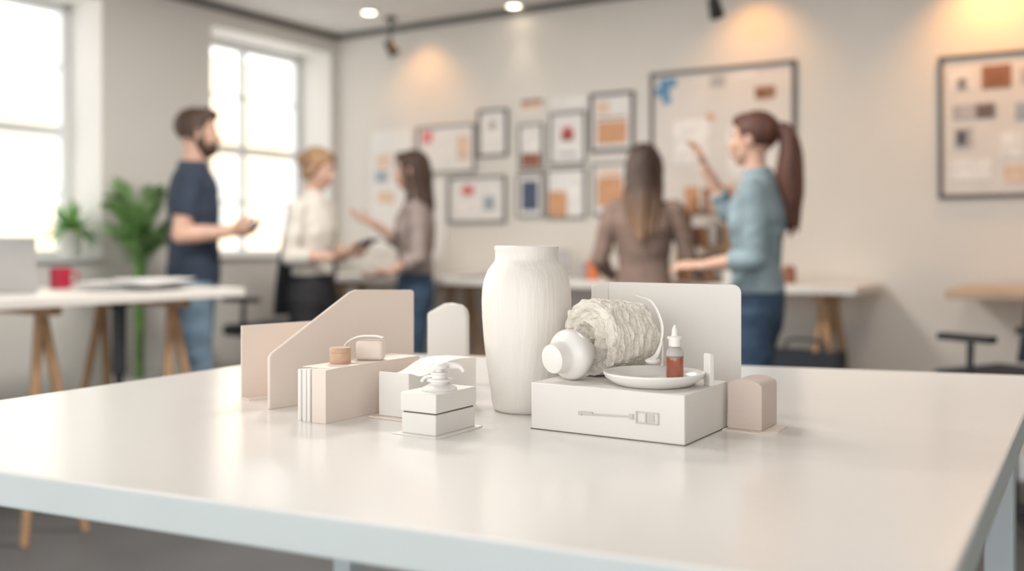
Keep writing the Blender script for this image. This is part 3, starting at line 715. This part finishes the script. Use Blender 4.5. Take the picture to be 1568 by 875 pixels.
    m.ell(hp((0,0.045,-0.090)), (0.028*fw_,0.026,0.024), 0, HR)
    nb = 0.85 if F else 1.0
    m.tube([hp((0,0.076,0.012)), hp((0,0.085,-0.010)), hp((0,0.098,-0.031)), hp((0,0.084,-0.042))], [0.008*nb,0.010*nb,0.0125*nb,0.008*nb], 0, side=HR @ Vector((1,0,0)), seg=12, n=12)
    for s in (-1, 1):
        m.ell(hp((s*0.074*fw_,-0.004,-0.008)), (0.009,0.018,0.030), 0, HR)
        m.ell(hp((s*0.030,0.075,0.024)), (0.018,0.007,0.0045), 1, HR)
        m.ell(hp((s*0.030,0.070,0.012)), (0.019,0.012,0.007), 0, HR)
        m.ell(hp((s*0.038,0.060,-0.028)), (0.020,0.018,0.018), 0, HR)
    m.ell(hp((0,0.081,-0.062)), (0.021,0.010,0.005), 5, HR); m.ell(hp((0,0.079,-0.071)), (0.018,0.010,0.006), 5, HR)
    m.ell(hp((0,-0.026,0.036)), (0.083,0.096,0.090), 1, HR, 24, 16)
    m.ell(hp((0,0.018,0.080)), (0.062,0.066,0.036), 1, HR)
    if hair == 'short':
        m.ell(hp((0,0.022,0.094)), (0.058,0.068,0.034), 1, HR)
        for s in (-1, 1): m.ell(hp((s*0.070,-0.022,0.0)), (0.014,0.04,0.04), 1, HR)
    if beard:
        m.ell(hp((0,0.030,-0.074)), (0.059,0.062,0.050), 1, HR); m.ell(hp((0,0.079,-0.051)), (0.026,0.010,0.006), 1, HR)
        for s in (-1, 1): m.ell(hp((s*0.060,0.010,-0.040)), (0.012,0.022,0.040), 1, HR)
    if hair == 'bun':
        m.ell(hp((0,-0.110,0.035)), (0.045,0.038,0.045), 1, HR); m.ell(hp((0,-0.045,-0.035)), (0.070,0.055,0.045), 1, HR)
        for s in (-1, 1): m.tube([hp((s*0.05,0.06,0.07)), hp((s*0.078,0.03,0.02)), hp((s*0.078,0.0,-0.05))], [0.012,0.014,0.006], 1, seg=8, n=12)
    if hair in ('long', 'longer'):
        dn = -0.30 if hair == 'long' else -0.42
        for k in range(17):
            a = -1+2*k/16; sxk = a*0.076; yb = -0.105+0.075*abs(a)**2
            lenk = dn*(1-0.22*abs(a))+random.uniform(-0.03, 0.02)
            endy = -0.135 if hair == 'longer' else -0.12
            m.tube([hp((sxk*0.6,-0.05,0.10)), hp((sxk*1.05,yb,0.02)), hp((sxk*1.10,yb-0.005,-0.10)), hp((sxk*1.15+random.uniform(-.01,.01),endy+0.05*abs(a),-0.20)), hp((sxk*0.85+random.uniform(-.015,.015),endy+0.03*abs(a),lenk))], [0.016,0.021,0.021,0.020,0.007], 1, seg=10, n=32)
        for s in (-1, 1):
            m.tube([hp((s*0.035,0.055,0.085)), hp((s*0.080,0.035,0.02)), hp((s*0.084,0.02,-0.08)), hp((s*0.085,0.0,-0.20)), hp((s*0.08,-0.02,dn*0.75))], [0.014,0.018,0.020,0.018,0.006], 1, seg=10, n=28)
    if hair == 'ponytail':
        m.ell(hp((0,-0.105,0.045)), (0.026,0.026,0.026), 1, HR)
        for k in range(10):
            a = k*2.4; rx, ry = 0.021*math.cos(a), 0.021*math.sin(a)
            m.tube([hp((0,-0.095,0.05)), hp((rx*0.6,-0.140+ry*.5,0.045)), hp((rx*1.3,-0.165+ry,-0.04)), hp((rx*1.6,-0.165+ry*1.6,-0.15)), hp((rx*1.5,-0.175+ry*1.5,-0.25)), hp((rx*0.9,-0.185+ry,-0.33-0.010*k))], [0.018,0.022,0.025,0.025,0.020,0.006], 1, seg=10, n=36)
    ob = m.obj("body_src", [SKIN], None, smooth=False)
    rm = ob.modifiers.new("r", 'REMESH'); rm.mode = 'VOXEL'; rm.voxel_size = 0.0056
    sm = ob.modifiers.new("s", 'SMOOTH'); sm.factor = 0.5; sm.iterations = 3
    dg = bpy.context.evaluated_depsgraph_get(); dg.update()
    me = bpy.data.meshes.new_from_object(ob.evaluated_get(dg)); bpy.data.objects.remove(ob)
    bvh = BVHTree.FromPolygons([tuple(v) for v in m.v], m.f)
    me.materials.clear()
    for mm in (SKIN, hairM, topM, legM, SHOE, LIP): me.materials.append(mm)
    labs = []
    for p in me.polygons:
        r_ = bvh.find_nearest(p.center); labs.append(m.m[r_[2]] if r_[2] is not None else 0)
    me.polygons.foreach_set("material_index", labs)
    vl = [0]*len(me.vertices)
    for p, lb in zip(me.polygons, labs):
        for vi in p.vertices: vl[vi] = max(vl[vi], lb) if lb < 4 else lb
    nrm = [v.normal.copy() for v in me.vertices]
    sd = random.uniform(0, 50)
    for v in me.vertices:
        lb = vl[v.index]
        if lb in (2, 3):
            q = v.co+Vector((sd, 0, 0)); w1 = noise.noise(Vector((q.x*7, q.y*7, q.z*14)))
            w2 = noise.noise(Vector((q.x*22+q.z*9, q.y*20, q.z*30)))
            v.co += nrm[v.index]*(0.008*w1+0.0028*w2)
        elif lb == 1:
            w1 = noise.noise(Vector((v.co.x*70, v.co.y*70, v.co.z*5+sd))); v.co += nrm[v.index]*(0.0045*w1)
        if v.co.z < 0.0: v.co.z = 0.0
        v.co *= Hh/1.75
    zmin = min(v.co.z for v in me.vertices)
    for v in me.vertices: v.co.z -= zmin
    me.shade_smooth(); me.name = "body"
    b = bpy.data.objects.new("body", me); bpy.context.scene.collection.objects.link(b); b.parent = e
    k = Hh/1.75
    m = MB()
    for s in (-1, 1):
        m.ell(hp((s*0.029,0.0675,0.001))*k, (0.0115,)*3, 0, None, 14, 10); m.ell(hp((s*0.029,0.0757,0.001))*k, (0.0050,)*3, 1, None, 12, 8)
    m.obj("eyes", [EYEW, EYED], e)
    return e, k

def cloth(n, c, var=0.12): return mat(n, c, 0.85, var, 9, 0.35, 45)
H_DB = hairmat("hair_dark_brown", (0.050, 0.027, 0.018)); H_MB = hairmat("hair_brown", (0.055, 0.028, 0.016))
H_BL = hairmat("hair_blonde", (0.32, 0.19, 0.10)); H_OM = hairmat("hair_ombre", (0.045, 0.024, 0.016), (0.34, 0.20, 0.12), 1.12, 1.45)
H_AU = hairmat("hair_auburn", (0.09, 0.032, 0.020))
NAVYT = cloth("navy_tshirt", (0.026, 0.040, 0.068)); JEAN = cloth("blue_jeans", (0.16, 0.24, 0.32), 0.25); JEAND = cloth("dark_jeans", (0.030, 0.058, 0.105), 0.25)
CREAMB = cloth("cream_blouse", (0.66, 0.62, 0.56), 0.05); BLKT = cloth("black_trousers", (0.016, 0.016, 0.02)); TAUPE = cloth("taupe_top", (0.29, 0.235, 0.215))
BRN = cloth("brown_sweater", (0.23, 0.16, 0.13)); DENIM = cloth("denim_shirt", (0.23, 0.305, 0.34), 0.2)

e, k = person("man_in_navy_tshirt", -1.641, 5.15, (0.96, 0.22), 1.85, False, 'short', H_MB, NAVYT, JEAN,
  [((0.235,-0.045,1.135), (0.17,0.175,1.150), (-0.25,1,0.12), (-0.7,0,0.5), 0.7), ((-0.235,-0.02,1.145), (-0.10,0.19,1.16), (0.35,1,0.05), (0.6,0,0.6), 0.6)], head=(0.0,-0.02), sleeve='short', hem=0.90, beard=True)
m = MB(); m.box(Vector((0.125,0.290,1.190))*k, (0.080*k,0.17*k,0.010), 0, Matrix.Rotation(0.5,3,'X')); m.obj("phone", mat("phone_blue", (0.10,0.16,0.30), 0.3), e, bevel=0.003)
e, k = person("woman_in_cream_blouse", -1.088, 5.46, (0.93, -0.36), 1.68, True, 'bun', H_BL, CREAMB, BLKT,
  [((0.215,-0.02,1.13), (0.10,0.20,1.13), (-0.2,1,0.25), (-0.6,0,0.7), 0.7), ((-0.215,-0.02,1.13), (-0.10,0.20,1.15), (0.2,1,0.1), (0.6,0,0.7), 0.7)], head=(0.05,-0.22), sleeve='rolled', hem=1.03, extras='collar')
m = MB(); m.box(Vector((0.02,0.315,1.195))*k, (0.13,0.19,0.009), 0, Matrix.Rotation(0.35,3,'X')); m.obj("tablet", BLACK, e, bevel=0.003)
person("woman_in_taupe_top", -0.560, 5.70, (-0.97, -0.12), 1.685, True, 'long', H_DB, TAUPE, JEAND,
  [((0.205,0.06,1.19), (0.15,0.25,1.33), (-0.1,1,0.35), (-0.4,0,1), 0.35), ((-0.235,-0.02,1.125), (-0.20,0.15,1.035), (0.0,1,-0.25), (0.3,0,1), 0.3)], head=(-0.05,-0.05), sleeve='rolled', hem=1.03)
person("woman_in_brown_sweater", 0.67, 5.06, (0.20, 0.98), 1.66, True, 'longer', H_OM, BRN, JEAND,
  [((0.235,0.03,1.15), (0.30,0.14,1.055), (0.35,0.75,-0.55), (-0.3,-0.3,-1), 0.25), ((-0.235,-0.02,1.13), (-0.20,0.10,1.06), (0.15,0.9,-0.2), (0.2,0,-1), 0.3)], head=(0.0,-0.12), sleeve='long', hem=0.98)
person("woman_in_denim_shirt", 1.025, 4.19, (-0.93, 0.36), 1.705, True, 'ponytail', H_AU, DENIM, JEAND,
  [((0.225,0.15,1.33), (0.15,0.245,1.53), (0.05,0.3,1), (-0.2,1,0), 0.6), ((-0.215,-0.03,1.125), (-0.16,0.20,1.09), (0.1,1,0.05), (0.4,0,-1), 0.45)], head=(-0.05,0.02), sleeve='rolled', hem=0.98, extras='collar')

# ------------------------------------------------------------------ light
sc = bpy.context.scene
w = bpy.data.worlds.new("sky"); sc.world = w; w.use_nodes = True
bg = w.node_tree.nodes["Background"]; bg.inputs[0].default_value = (1.0, 0.985, 0.965, 1); bg.inputs[1].default_value = 2.6
s = bpy.data.lights.new("sun", 'SUN'); s.energy = 8.0; s.angle = math.radians(9); s.color = (1, 0.86, 0.73)
so = bpy.data.objects.new("sun", s); sc.collection.objects.link(so)
dirr = R(1.0, -0.03) ; dirr.z = -0.21
so.rotation_euler = dirr.to_track_quat('-Z', 'Y').to_euler(); so.location = R(-8, 1, 4)

# ------------------------------------------------------------------ camera
cd = bpy.data.cameras.new("camera"); cam = bpy.data.objects.new("camera", cd); sc.collection.objects.link(cam)
cam.location = (0, 0, 1.15); cam.rotation_euler = (math.radians(90), 0, 0)
cd.lens = 35.0; cd.sensor_width = 36; cd.shift_y = -0.0399; cd.clip_start = 0.02
cd.dof.use_dof = True; cd.dof.focus_distance = 1.38; cd.dof.aperture_fstop = 1.9
sc.camera = cam
sc.view_settings.view_transform = 'Standard'
sc.view_settings.exposure = 0.05
